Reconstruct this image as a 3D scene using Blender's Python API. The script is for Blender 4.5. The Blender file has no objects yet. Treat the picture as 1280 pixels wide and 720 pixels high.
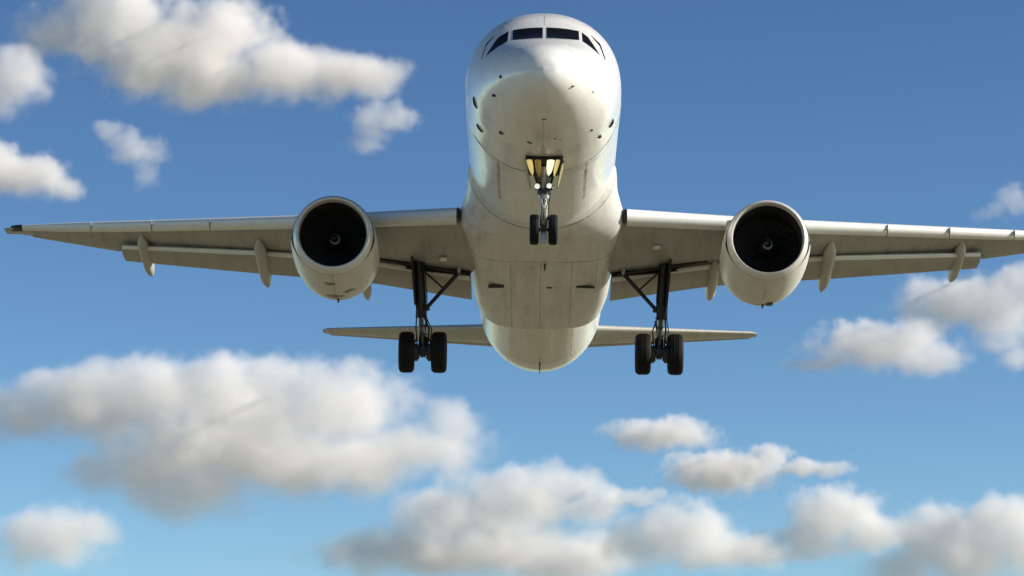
import bpy, bmesh, math, random
import numpy as np
from mathutils import Vector, Matrix, noise

SC = bpy.context.scene
COL = SC.collection
R = math.radians
random.seed(4)

# ------------------------------------------------------------------ camera, light, exposure
CAM_PITCH = R(10.8)
cam = bpy.data.objects.new('camera', bpy.data.cameras.new('camera'))
COL.objects.link(cam)
cam.location = (0, 0, 1.75)
cam.rotation_euler = (R(90) + CAM_PITCH, 0, 0)
cam.data.sensor_width = 36.0
cam.data.lens = 36.0 * 4118 / 1280
cam.data.clip_start = 0.5
cam.data.clip_end = 60000
SC.camera = cam

SUN_EL, SUN_AZ = R(24), R(97)          # azimuth clockwise from the viewing direction (+Y)
to_sun = Vector((math.cos(SUN_EL) * math.sin(SUN_AZ), math.cos(SUN_EL) * math.cos(SUN_AZ), math.sin(SUN_EL)))
w = bpy.data.worlds.new('World')
SC.world = w
w.use_nodes = True
wn = w.node_tree
sky = wn.nodes.new('ShaderNodeTexSky')
sky.sky_type = 'NISHITA'
sky.sun_disc = False
sky.sun_elevation = SUN_EL
sky.sun_rotation = SUN_AZ
sky.altitude = 0
sky.air_density = 0.8
sky.dust_density = 0.15
sky.ozone_density = 2.2
bg = wn.nodes['Background']
bg.inputs['Strength'].default_value = 0.05
gm = wn.nodes.new('ShaderNodeGamma')            # contrast of the photograph's sky
gm.inputs['Gamma'].default_value = 1.75
wn.links.new(sky.outputs[0], gm.inputs['Color'])
gn_ = wn.nodes.new('ShaderNodeMix'); gn_.data_type = 'RGBA'; gn_.blend_type = 'MULTIPLY'; gn_.inputs[0].default_value = 1
gn_.inputs[7].default_value = (.79, .715, .60, 1)
wn.links.new(gm.outputs[0], gn_.inputs[6])
wn.links.new(gn_.outputs[2], bg.inputs['Color'])

sl = bpy.data.lights.new('sun', 'SUN')
sl.energy = 5.0
sl.angle = R(0.5)
sl.color = (1.0, 0.93, 0.82)
so = bpy.data.objects.new('sun', sl)
COL.objects.link(so)
so.location = (60, 0, 60)
so.rotation_euler = to_sun.to_track_quat('Z', 'Y').to_euler()

vs = SC.view_settings
vs.view_transform = 'Standard'
vs.look = 'None'
vs.gamma = 1
vs.exposure = 0.35
SC.render.engine = 'CYCLES'
cy = SC.cycles
cy.max_bounces = 18
cy.diffuse_bounces = 3
cy.glossy_bounces = 3
cy.transmission_bounces = 2
cy.transparent_max_bounces = 4
cy.volume_bounces = 16
cy.volume_step_rate = 1.0
cy.volume_max_steps = 256
cy.use_denoising = True
cy.use_adaptive_sampling = True
cy.adaptive_threshold = 0.02
try:
    cy.denoiser = 'OPENIMAGEDENOISE'
except Exception:
    pass

# ------------------------------------------------------------------ materials
def srgb(h):
    v = [int(h[i:i + 2], 16) / 255 for i in (0, 2, 4)]
    return tuple(c / 12.92 if c < .04045 else ((c + .055) / 1.055) ** 2.4 for c in v)

class NT:
    """small helper around a node tree"""
    def __init__(s, nt): s.n, s.l = nt.nodes, nt.links
    def add(s, t, **k):
        n = s.n.new(t)
        for a, v in k.items(): setattr(n, a, v)
        return n
    def put(s, sock, v):
        if hasattr(v, 'node'): s.l.new(v, sock)
        else: sock.default_value = v
    def m(s, op, a, b=0.0, c=0.0, clamp=False):
        n = s.add('ShaderNodeMath', operation=op, use_clamp=clamp)
        s.put(n.inputs[0], a); s.put(n.inputs[1], b); s.put(n.inputs[2], c)
        return n.outputs[0]
    def mix(s, f, a, b, blend='MIX'):
        n = s.add('ShaderNodeMix', data_type='RGBA', blend_type=blend)
        s.put(n.inputs[0], f); s.put(n.inputs[6], a); s.put(n.inputs[7], b)
        return n.outputs[2]
    def ramp(s, f, stops):
        n = s.add('ShaderNodeValToRGB')
        e = n.color_ramp.elements
        while len(e) < len(stops): e.new(0.5)
        for i, (p, c) in enumerate(stops):
            e[i].position = p; e[i].color = (c, c, c, 1) if not isinstance(c, tuple) else (*c, 1)
        s.l.new(f, n.inputs[0])
        return n.outputs[0]
    def noise(s, vec, scale, detail=4, rough=.55):
        n = s.add('ShaderNodeTexNoise')
        s.l.new(vec, n.inputs['Vector'])
        n.inputs['Scale'].default_value = scale; n.inputs['Detail'].default_value = detail; n.inputs['Roughness'].default_value = rough
        return n.outputs[0]
    def scaled(s, vec, sx, sy, sz):
        n = s.add('ShaderNodeMapping')
        s.l.new(vec, n.inputs[0]); n.inputs['Scale'].default_value = (sx, sy, sz)
        return n.outputs[0]
    def near(s, v, at, half, soft):
        """1 where |v-at| < half"""
        d = s.m('ABSOLUTE', s.m('SUBTRACT', v, at))
        return s.m('SUBTRACT', 1.0, s.m('DIVIDE', s.m('SUBTRACT', d, half), soft, clamp=True), clamp=True)

def new_mat(name):
    m = bpy.data.materials.new(name); m.use_nodes = True
    t = NT(m.node_tree)
    return m, t, m.node_tree.nodes['Principled BSDF']

def painted(name, col, rough=.32, coat=.0, dirt=.25, dirtcol=(.16, .135, .09), seams=None, streak=1.0, metallic=0.0, spots=None, bump=.0):
    """aircraft paint: base colour, streaky grime along the airflow (local Y), panel seams"""
    m, t, b = new_mat(name)
    tc = t.add('ShaderNodeTexCoord')
    P = tc.outputs['Object']
    xyz = t.add('ShaderNodeSeparateXYZ'); t.l.new(P, xyz.inputs[0])
    X, Y, Z = xyz.outputs
    n1 = t.noise(t.scaled(P, 2.3, .16 / streak, 2.3), 1.6, 5, .6)
    n2 = t.noise(P, .9, 4, .6)
    n3 = t.noise(t.scaled(P, 14, .8, 14), 1.0, 3, .6)
    g = t.m('MULTIPLY', t.ramp(n1, [(.45, 0.0), (.75, 1.0)]), t.ramp(n2, [(.35, .35), (.7, 1.0)]))
    g = t.m('ADD', g, t.m('MULTIPLY', t.ramp(n3, [(.55, 0.0), (.8, 1.0)]), .35))
    g = t.m('MULTIPLY', g, dirt, clamp=True)
    c = t.mix(g, (*col, 1), (*dirtcol, 1))
    lines = 0.0
    if seams:
        for ax, at, half, strength, lim in seams:
            v = {'x': X, 'y': Y, 'z': Z}[ax]
            k = t.near(v, at, half, .006)
            if lim:
                for (la, l0, l1) in lim:
                    lv = {'x': X, 'y': Y, 'z': Z}[la]
                    k = t.m('MULTIPLY', k, t.m('MULTIPLY', t.m('GREATER_THAN', lv, l0), t.m('LESS_THAN', lv, l1)))
            lines = t.m('MAXIMUM', lines, t.m('MULTIPLY', k, strength))
        wob = t.ramp(t.noise(P, 1.7, 3), [(.35, .35), (.65, 1.0)])
        lines = t.m('MULTIPLY', lines, wob)
        c = t.mix(lines, c, (.06, .05, .04, 1))
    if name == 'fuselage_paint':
        # streaky tan reflection of the lit ground, painted on the belly behind the fairing
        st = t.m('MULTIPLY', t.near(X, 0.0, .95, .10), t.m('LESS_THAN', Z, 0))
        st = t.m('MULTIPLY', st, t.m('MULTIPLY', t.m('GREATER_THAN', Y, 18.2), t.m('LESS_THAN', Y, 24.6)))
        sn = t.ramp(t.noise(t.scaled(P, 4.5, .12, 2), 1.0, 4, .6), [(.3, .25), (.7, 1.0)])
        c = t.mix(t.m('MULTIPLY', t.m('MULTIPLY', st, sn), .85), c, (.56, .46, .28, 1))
    if spots:
        for (sx, sy, sz, r0, thr) in spots:
            comb = t.add('ShaderNodeVectorMath', operation='DISTANCE')
            t.l.new(P, comb.inputs[0]); comb.inputs[1].default_value = (sx, sy, sz)
            fall = t.m('SUBTRACT', 1.0, t.m('DIVIDE', comb.outputs['Value'], r0), clamp=True)
            nn = t.noise(t.scaled(P, 1, .45, 1), 9.0, 4, .65)
            k = t.m('GREATER_THAN', t.m('ADD', fall, t.m('MULTIPLY', nn, .8)), thr)
            k = t.m('MULTIPLY', k, t.m('GREATER_THAN', fall, 0.02))
            c = t.mix(t.m('MULTIPLY', k, .88), c, (.03, .024, .018, 1))
    t.l.new(c, b.inputs['Base Color'])
    rr = t.m('ADD', rough, t.m('MULTIPLY', g, .5), clamp=True)
    t.l.new(rr, b.inputs['Roughness'])
    b.inputs['Metallic'].default_value = metallic
    b.inputs['Coat Weight'].default_value = coat
    b.inputs['Coat Roughness'].default_value = .16
    if bump:
        # slight oil-canning of the skin between frames
        bn = t.add('ShaderNodeBump'); bn.inputs['Strength'].default_value = bump; bn.inputs['Distance'].default_value = .05
        t.l.new(t.noise(t.scaled(P, 1, .6, 1), 2.2, 2, .5), bn.inputs['Height'])
        t.l.new(bn.outputs[0], b.inputs['Normal']); t.l.new(bn.outputs[0], b.inputs['Coat Normal'])
    return m

def plain(name, col, rough=.5, metallic=0.0, var=.25, emit=None):
    m, t, b = new_mat(name)
    tc = t.add('ShaderNodeTexCoord')
    n = t.noise(tc.outputs['Object'], 6.0, 4, .6)
    c = t.mix(t.m('MULTIPLY', t.ramp(n, [(.35, 0.0), (.7, 1.0)]), var), (*col, 1), (*[v * .35 for v in col], 1))
    t.l.new(c, b.inputs['Base Color'])
    b.inputs['Roughness'].default_value = rough
    b.inputs['Metallic'].default_value = metallic
    if emit:
        b.inputs['Emission Color'].default_value = (*emit[0], 1); b.inputs['Emission Strength'].default_value = emit[1]
    return m

WHITE = (.80, .785, .74)
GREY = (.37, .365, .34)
fus_seams = [('y', .32, .016, 1.0, [('z', -3, .2)]), ('y', 3.4, .010, .45, None), ('y', 1.9, .006, .25, None), ('y', 4.9, .006, .3, None), ('y', -3.95, .006, .3, None), ('y', -1.5, .006, .22, [('z', -3, .6)]), ('x', .012, .007, .6, [('y', -2.35, 2.0), ('z', 1, 3)]),
             ('x', 0, .008, .5, [('y', -3.6, -1.0), ('z', -3, -1)]),
             ('y', 24.6, .03, .8, None), ('x', 1.0, .016, .6, [('y', 18, 24.6), ('z', -3, 0)]), ('x', .3, .012, .4, [('y', 18, 24.6), ('z', -3, 0)]), ('x', -.35, .012, .4, [('y', 18, 24.6), ('z', -3, 0)]), ('x', 1.10, .035, .75, [('y', .4, 4.2), ('z', -3, 0)]), ('x', -1.12, .035, .75, [('y', .4, 4.4), ('z', -3, 0)])]
M = {}
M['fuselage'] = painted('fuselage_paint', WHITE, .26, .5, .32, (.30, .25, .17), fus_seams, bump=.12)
bs = [('y', 6.02, .022, 1.0, [('z', -3, -.2)]), ('y', 17.3, .014, .7, None), ('y', 9.0, .030, .9, None), ('y', 14.6, .012, .5, [('x', -1.2, 1.2)]), ('y', 12.0, .012, .35, [('x', -.1, 1.9)]),
      ('x', -.02, .012, .6, [('y', 9.0, 18)]), ('x', -.86, .014, .7, [('y', 9.0, 17.4)]), ('x', .86, .014, .6, [('y', 9.0, 17.4)]),
      ('x', -.45, .010, .3, [('y', 9.0, 12.6)]), ('x', 1.55, .012, .5, [('y', 9.0, 12.8)]), ('y', 6.9, .01, .3, None)]
M['fairing'] = painted('fairing_paint', (.66, .645, .59), .34, .25, .55, (.26, .215, .14), bs, bump=.10)
ribs = [('x', sg * v, .008, .4, None) for sg in (-1, 1) for v in (3.1, 4.3, 7.0, 8.9, 10.4, 13.2, 14.6)] + [('y', v, .008, .3, None) for v in (9.2, 10.6, 13.4, 14.3)]
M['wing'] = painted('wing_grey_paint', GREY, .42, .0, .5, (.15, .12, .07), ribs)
M['slat'] = painted('slat_paint', (.78, .765, .72), .34, .1, .2, (.3, .26, .18), None)
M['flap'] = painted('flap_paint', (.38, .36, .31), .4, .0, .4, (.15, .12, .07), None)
M['canoe'] = painted('flap_fairing_paint', (.46, .44, .385), .38, .0, .35, (.16, .13, .08), None)
M['nacelle'] = painted('nacelle_paint', (.62, .60, .53), .36, .2, .4, (.28, .235, .15), [('y', .34, .016, .8, None), ('y', 1.75, .008, .5, None), ('x', 0, .010, .6, [('z', -2, 0), ('y', .34, 3.6)])],
                       spots=[(-.12, 1.2, -1.15, .42, 1.02), (-.05, 2.7, -1.12, .6, 1.02), (.38, 2.2, -1.05, .5, 1.02)])
M['nacelle2'] = painted('nacelle_paint_clean', (.64, .62, .55), .36, .2, .3, (.28, .235, .15), [('y', .34, .016, .8, None), ('y', 1.75, .008, .5, None), ('x', 0, .014, .8, [('z', -2, 0), ('y', 1.2, 2.3)])],
                        spots=[(.15, 3.1, -1.12, .42, 1.0), (-.1, 3.2, -1.12, .3, 1.05)])
M['lip'] = plain('polished_inlet_lip', (.72, .70, .65), .34, .3, .1)
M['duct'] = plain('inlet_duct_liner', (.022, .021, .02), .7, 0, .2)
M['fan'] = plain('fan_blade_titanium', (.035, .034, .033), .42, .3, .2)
M['spin'] = plain('spinner_black', (.012, .012, .012), .45)
M['white'] = plain('spinner_white_paint', (.34, .34, .33), .6)
M['hot'] = plain('exhaust_metal', (.12, .10, .085), .45, .8)
M['glass'] = plain('cockpit_glass', (.006, .006, .007), .12, 0, 0)
M['glass'].node_tree.nodes['Principled BSDF'].inputs['Specular IOR Level'].default_value = .03
M['wframe'] = plain('window_surround', (.50, .49, .45), .4)
M['rubber'] = plain('tyre_rubber', (.006, .006, .006), .7, 0, .3)
M['rubber'].node_tree.nodes['Principled BSDF'].inputs['Specular IOR Level'].default_value = .25
M['rim'] = plain('wheel_rim', (.30, .30, .29), .4, .5)
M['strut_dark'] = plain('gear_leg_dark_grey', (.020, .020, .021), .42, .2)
M['strut'] = plain('gear_leg_silver', (.52, .51, .48), .35, .4)
M['chrome'] = plain('chromed_oleo', (.75, .75, .74), .14, .9, .05)
M['oleo_dark'] = plain('greasy_oleo', (.12, .12, .115), .3, .6, .4)
M['rimd'] = plain('brake_dusted_rim', (.07, .068, .062), .5, .4, .4)
M['bay'] = plain('bay_primer', (.40, .33, .13), .5, .1, .5)
M['gold'] = plain('gold_insulation_foil', (.86, .66, .26), .28, .45, .3)
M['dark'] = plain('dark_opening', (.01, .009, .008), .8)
M['probe'] = plain('probe_metal', (.05, .045, .04), .4, .5)
M['lamp_warm'] = plain('lit_taxi_lamp_yellow', (.8, .66, .3), .3, 0, .3, ((1, .80, .32), .42))
M['lamp_white'] = plain('lit_takeoff_lamp', (.9, .88, .8), .3, 0, .2, ((1, .93, .72), .75))
M['lampg'] = plain('lamp_reflector', (.85, .84, .8), .15, .8, 0)
M['lamp'] = plain('lit_landing_lamp', (.9, .9, .85), .3, 0, 0, ((1, .95, .82), .55))
M['flapnose'] = plain('flap_nose_metal', (.80, .79, .75), .38, .1, .1)
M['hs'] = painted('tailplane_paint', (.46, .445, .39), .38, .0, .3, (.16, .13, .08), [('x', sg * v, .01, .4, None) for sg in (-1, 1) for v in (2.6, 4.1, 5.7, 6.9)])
M['fin'] = painted('fin_paint', WHITE, .28, .4, .15, (.3, .25, .17))

# ------------------------------------------------------------------ mesh helpers
def finish(name, bm, mat, parent=None, smooth=40, loc=None):
    bmesh.ops.remove_doubles(bm, verts=bm.verts, dist=1e-5)
    bmesh.ops.recalc_face_normals(bm, faces=bm.faces)
    me = bpy.data.meshes.new(name)
    bm.to_mesh(me); bm.free()
    me.materials.append(mat)
    if smooth:
        me.shade_smooth()
        me.set_sharp_from_angle(angle=R(smooth))
    o = bpy.data.objects.new(name, me)
    COL.objects.link(o)
    if parent is not None: o.parent = parent
    if loc: o.location = loc
    return o

def loft(bm, rings, cap0=True, cap1=True, closed=True):
    vs_ = [[bm.verts.new(p) for p in r] for r in rings]
    n = len(rings[0])
    for a, b in zip(vs_, vs_[1:]):
        for i in range(n if closed else n - 1):
            j = (i + 1) % n
            try: bm.faces.new((a[i], a[j], b[j], b[i]))
            except ValueError: pass
    if closed and cap0: bm.faces.new(vs_[0])
    if closed and cap1: bm.faces.new(vs_[-1])
    return vs_

def tube(bm, p0, p1, r0, r1=None, n=14, cap=True):
    r1 = r0 if r1 is None else r1
    p0, p1 = Vector(p0), Vector(p1)
    d = (p1 - p0).normalized()
    a = d.orthogonal().normalized(); b = d.cross(a)
    rings = []
    for p, r in ((p0, r0), (p1, r1)):
        rings.append([p + (a * math.cos(t) + b * math.sin(t)) * r for t in [2 * math.pi * i / n for i in range(n)]])
    loft(bm, rings, cap, cap)

def box(bm, c, s, rot=None, bevel=0):
    r = bmesh.ops.create_cube(bm, size=1)
    M4 = Matrix.Translation(c) @ (rot.to_4x4() if rot else Matrix.Identity(4)) @ Matrix.Diagonal((*s, 1))
    bmesh.ops.transform(bm, matrix=M4, verts=r['verts'])
    if bevel:
        es = {e for v in r['verts'] for e in v.link_edges}
        bmesh.ops.bevel(bm, geom=list(es), offset=bevel, segments=2, affect='EDGES')

def revolve(bm, prof, axis='y', n=64, c=(0, 0, 0), closed_profile=False):
    """prof: list of (along, radius)"""
    rings = []
    for a, r in prof:
        ring = []
        for i in range(n):
            t = 2 * math.pi * i / n
            if axis == 'y': p = (c[0] + r * math.cos(t), c[1] + a, c[2] + r * math.sin(t))
            else: p = (c[0] + a, c[1] + r * math.cos(t), c[2] + r * math.sin(t))
            ring.append(p)
        rings.append(ring)
    if closed_profile: rings.append(rings[0])
    loft(bm, rings, False, False)

def pchip(xs, ys):
    xs, ys = np.array(xs, float), np.array(ys, float)
    h = np.diff(xs); d = np.diff(ys) / h
    m = np.zeros(len(xs))
    for i in range(1, len(xs) - 1):
        if d[i - 1] * d[i] > 0:
            w1, w2 = 2 * h[i] + h[i - 1], h[i] + 2 * h[i - 1]
            m[i] = (w1 + w2) / (w1 / d[i - 1] + w2 / d[i])
    m[0], m[-1] = d[0], d[-1]
    def f(x):
        x = min(max(x, xs[0]), xs[-1])
        i = min(max(int(np.searchsorted(xs, x)) - 1, 0), len(h) - 1)
        t = (x - xs[i]) / h[i]
        return float((1 + 2 * t) * (1 - t) ** 2 * ys[i] + t * (1 - t) ** 2 * h[i] * m[i] + t * t * (3 - 2 * t) * ys[i + 1] + t * t * (t - 1) * h[i] * m[i + 1])
    return f

def empty(name, parent=None):
    o = bpy.data.objects.new(name, None)
    o.empty_display_size = .5
    COL.objects.link(o)
    if parent is not None: o.parent = parent
    return o

# ------------------------------------------------------------------ ground
def build_ground():
    bm = bmesh.new()
    s = 30000
    vs_ = [bm.verts.new(p) for p in ((-s, -s, 0), (s, -s, 0), (s, s, 0), (-s, s, 0))]
    bm.faces.new(vs_)
    m, t, b = new_mat('dry_grass_ground')
    tc = t.add('ShaderNodeTexCoord')
    P = tc.outputs['Object']
    n = t.noise(P, .05, 8, .6); n2 = t.noise(P, 2.0, 6, .65)
    c = t.ramp(n, [(.35, (.18, .155, .09)), (.55, (.26, .225, .14)), (.7, (.31, .27, .18))])
    c = t.mix(t.m('MULTIPLY', n2, .35), c, (.10, .10, .04, 1))
    t.l.new(c, b.inputs['Base Color']); b.inputs['Roughness'].default_value = .95
    o = finish('ground', bm, m, smooth=0)
    o['kind'] = 'structure'
build_ground()

# ------------------------------------------------------------------ the airliner
# local frame: Y runs aft along the fuselage, Z up, X to the picture's right; origin at the fuselage axis above the nose gear
plane = empty('airliner')
plane['label'] = 'white twin-engine passenger jet on landing approach with gear and flaps down'
plane['category'] = 'airplane'
cM = Matrix.Rotation(CAM_PITCH, 3, 'X')
def cam_dir(x, up, depth): return cM @ Vector((x, depth, up))
ax_y = cam_dir(.0054, -.2205, .97537).normalized()
ax_x = cam_dir(.99993, -.00877, -.00752).normalized()
ax_z = ax_x.cross(ax_y).normalized()
ax_x = ax_y.cross(ax_z)
pm = Matrix((ax_x, ax_y, ax_z)).transposed().to_4x4()
pm.translation = Vector((0, 0, 1.75)) + cam_dir(.786, 4.94, 83.0)
plane.matrix_world = pm

# fuselage outline tables: station y -> top z, bottom z, half width, height of the widest line
yy =   [-5.0, -4.97, -4.88, -4.6, -4.0, -3.4, -3.0, -2.6, -2.2, -1.8, -1.0, 0.0, 1.0, 2.0, 25.0, 27.0, 29.5, 32.0, 33.6, 34.2]
topz = [-.86, -.68, -.50, -.22, .10, .37, .58, .84, 1.13, 1.42, 1.75, 1.94, 2.01, 2.03, 2.03, 2.02, 1.95, 1.75, 1.5, 1.30]
botz = [-.86, -1.04, -1.18, -1.38, -1.61, -1.755, -1.82, -1.87, -1.91, -1.94, -1.98, -2.015, -2.02, -2.02, -2.02, -1.80, -1.15, -.20, .50, .90]
wid =  [0.001, .22, .42, .76, 1.17, 1.44, 1.57, 1.68, 1.765, 1.83, 1.92, 1.965, 1.975, 1.975, 1.975, 1.88, 1.50, .90, .42, .16]
mid =  [-.86, -.86, -.85, -.82, -.72, -.60, -.52, -.43, -.34, -.26, -.13, -.03, 0, 0, 0, .1, .35, .75, 1.0, 1.1]
fT, fB, fW, fM = (pchip(yy, v) for v in (topz, botz, wid, mid))
def fsec(y, phi):
    """point of the fuselage skin at station y, angle phi (0 = picture right, 90 = up)"""
    T, B, W_, C = fT(y), fB(y), fW(y), fM(y)
    c, s = math.cos(phi), math.sin(phi)
    e = .94 if (-4.2 < y < 1) else 1.0
    x = W_ * math.copysign(abs(c) ** e, c)
    z = C + (T - C) * abs(s) ** e if s >= 0 else C - (C - B) * abs(s) ** e
    return Vector((x, y, z))
def skin_y(x, z):
    """station where the nose skin has front-view position (x, z)"""
    lo, hi = -4.999, 24.0
    def inside(y):
        T, B, W_, C = fT(y), fB(y), fW(y), fM(y)
        h = (T - C) if z > C else (C - B)
        return (abs(x) / W_) ** 2.08 + (abs(z - C) / max(h, 1e-4)) ** 2.08 < 1
    if not inside(1.9): return None
    hi = 1.9
    for _ in range(40):
        m_ = (lo + hi) / 2
        if inside(m_): hi = m_
        else: lo = m_
    return (lo + hi) / 2
def skin_pt(x, z, off=0.0):
    y = skin_y(x, z)
    if y is None: return None, None
    d = .01
    ya, yb = skin_y(x + d, z) or y, skin_y(x - d, z) or y
    yc, yd = skin_y(x, z + d) or y, skin_y(x, z - d) or y
    n = Vector(((ya - yb) / (2 * d), -1, (yc - yd) / (2 * d))).normalized()
    return Vector((x, y, z)) + n * off, n

def build_fuselage():
    bm = bmesh.new()
    ys = sorted(set([-5, -4.995, -4.985, -4.97, -4.94, -4.9, -4.85, -4.78, -4.7] + [round(-4.6 + .1 * i, 3) for i in range(60)] + [.3, .34]
                    + [1.5 + .5 * i for i in range(1, 48)] + [25.5 + .35 * i for i in range(25)] + [34.2]))
    n = 96
    rings = []
    for y in ys:
        # the nose section ends in a faint step against the constant barrel
        k = 1.0
        dip = .013 * math.sin(math.pi * (y + 1.6) / 1.92) if -1.6 < y < .32 else 0
        if .31 < y < 3.0: k = 1.0 + .006 * max(0, 1 - (y - .32) / 2.5)
        ring = []
        for i in range(n):
            p = fsec(y, 2 * math.pi * i / n)
            kk = k - dip * min(1, max(0, -p.z / 1.2))
            ring.append((p.x * kk, p.y, p.z * kk))
        rings.append(ring)
    loft(bm, rings)
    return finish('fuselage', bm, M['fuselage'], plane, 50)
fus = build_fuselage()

def patch(name, bot, top, mat, parent, off=.006, nu=14, nv=6):
    """a pane lying on the nose skin; bot / top are front-view (x, z) polylines"""
    def along(poly, t):
        L = [0]
        for a, b in zip(poly, poly[1:]): L.append(L[-1] + math.dist(a, b))
        s = t * L[-1]
        for i in range(len(poly) - 1):
            if s <= L[i + 1] + 1e-9:
                u = (s - L[i]) / max(L[i + 1] - L[i], 1e-9)
                return (poly[i][0] + (poly[i + 1][0] - poly[i][0]) * u, poly[i][1] + (poly[i + 1][1] - poly[i][1]) * u)
        return poly[-1]
    bm = bmesh.new()
    grid = []
    for j in range(nv + 1):
        row = []
        for i in range(nu + 1):
            a, b = along(bot, i / nu), along(top, i / nu)
            x = a[0] + (b[0] - a[0]) * j / nv; z = a[1] + (b[1] - a[1]) * j / nv
            p, _ = skin_pt(x, z, off)
            row.append(bm.verts.new(p) if p else None)
        grid.append(row)
    for j in range(nv):
        for i in range(nu):
            q = (grid[j][i], grid[j][i + 1], grid[j + 1][i + 1], grid[j + 1][i])
            if all(q): bm.faces.new(q)
    return finish(name, bm, mat, parent, 60)
WIN = [
    ([(-.754, .403), (-.384, .355), (-.03, .350)], [(-.755, .866), (-.389, .893), (-.03, .901)]),
    ([(.075, .355), (.469, .382), (.86, .461)], [(.075, .903), (.474, .896), (.855, .880)]),
    ([(-1.402, .012), (-1.16, .182), (-.885, .375)], [(-1.37, .10), (-1.12, .66), (-.861, .851)]),
    ([(.941, .445), (1.154, .256), (1.36, .06)], [(.93, .846), (1.084, .697), (1.33, .14)]),
    ([(1.17, .77), (1.36, .48), (1.485, -.02)], [(1.15, .83), (1.385, .58), (1.50, .03)]),
    ([(-1.50, -.02), (-1.40, .48), (-1.22, .77)], [(-1.508, .03), (-1.412, .56), (-1.21, .82)]),
]
def grow(poly, o, k):
    cx = sum(p[0] for p in poly) / len(poly)
    return [(p[0] + (.018 if p[0] > cx else -.018) * (1 if i in (0, len(poly) - 1) else 0), p[1] + k) for i, p in enumerate(poly)]
for bot, top in WIN:
    patch('cockpit_window', bot, top, M['glass'], fus, .012)
    patch('window_surround', grow(bot, 0, -.03), grow(top, 0, .03), M['wframe'], fus, .005)

def blob_on_skin(name, x, z, lx, lz, h, rot, mat):
    """a small fitting standing on the nose skin"""
    p, n = skin_pt(x, z, 0)
    if p is None: return
    up = Vector((0, 0, 1)); t1 = up.cross(n).normalized(); t2 = n.cross(t1)
    c, s = math.cos(rot), math.sin(rot)
    a, b = t1 * c + t2 * s, t2 * c - t1 * s
    bm = bmesh.new()
    bmesh.ops.create_icosphere(bm, subdivisions=2, radius=1)
    bmesh.ops.transform(bm, matrix=Matrix((a * lx, b * lz, n * h)).transposed().to_4x4(), verts=bm.verts)
    bmesh.ops.translate(bm, verts=bm.verts, vec=p)
    finish(name, bm, mat, fus, 40)
for nm, x, z, lx, lz, h, rot in [
    ('pitot_probe', -1.022, -.862, .03, .045, .05, 0), ('pitot_probe', -1.177, -1.158, .075, .035, .07, -.5), ('angle_sensor', -1.66, -.914, .03, .17, .06, -.5),
    ('pitot_probe', -1.012, -1.653, .03, .07, .07, 0), ('pitot_probe', 1.179, -1.549, .035, .05, .05, .2),
    ('pitot_probe', .696, -1.163, .05, .022, .04, .35), ('angle_sensor', 1.185, -1.083, .035, .03, .02, .5), ('static_port', 1.06, -.749, .03, .075, .006, 0),
    ('static_port', .019, -1.718, .065, .02, .02, 0), ('drain_fitting', -.325, -1.895, .03, .08, .03, .1), ('static_port', .30, -1.872, .05, .015, .02, 0), ('static_port', .42, -1.863, .03, .018, .02, 0),
    ('angle_sensor', 1.70, -1.04, .025, .13, .05, .45), ('pitot_probe', 1.40, -1.43, .04, .06, .06, .1), ('pitot_probe', -1.575, -1.23, .022, .14, .04, .05)]:
    blob_on_skin(nm, x, z, lx, lz, h, rot, M['wframe'] if nm == 'static_port' and h < .01 else M['probe'])
# cabin windows along both sides
cw0 = None
for sx in (-1, 1):
    for i in range(34):
        y = 2.2 + i * .62
        if cw0 is None:
            bm = bmesh.new()
            n = 14
            vs_ = [bm.verts.new((0, .115 * math.copysign(abs(math.cos(t)) ** .7, math.cos(t)), .165 * math.copysign(abs(math.sin(t)) ** .7, math.sin(t)))) for t in [2 * math.pi * k / n for k in range(n)]]
            f0 = bm.faces.new(vs_)
            r = bmesh.ops.extrude_face_region(bm, geom=[f0])
            bmesh.ops.translate(bm, verts=[v for v in r['geom'] if isinstance(v, bmesh.types.BMVert)], vec=(.012, 0, 0))
            o = finish('cabin_window', bm, M['glass'], fus, 30); cw0 = o
        else:
            o = cw0.copy(); COL.objects.link(o); o.parent = fus
        zc = .36
        o.location = (sx * (1.975 * math.sqrt(1 - (zc / 2.03) ** 2) - .002), y, zc)
        o.rotation_euler = (0, (-math.asin(zc / 2.03)) if sx > 0 else math.pi + math.asin(zc / 2.03), 0)

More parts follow.
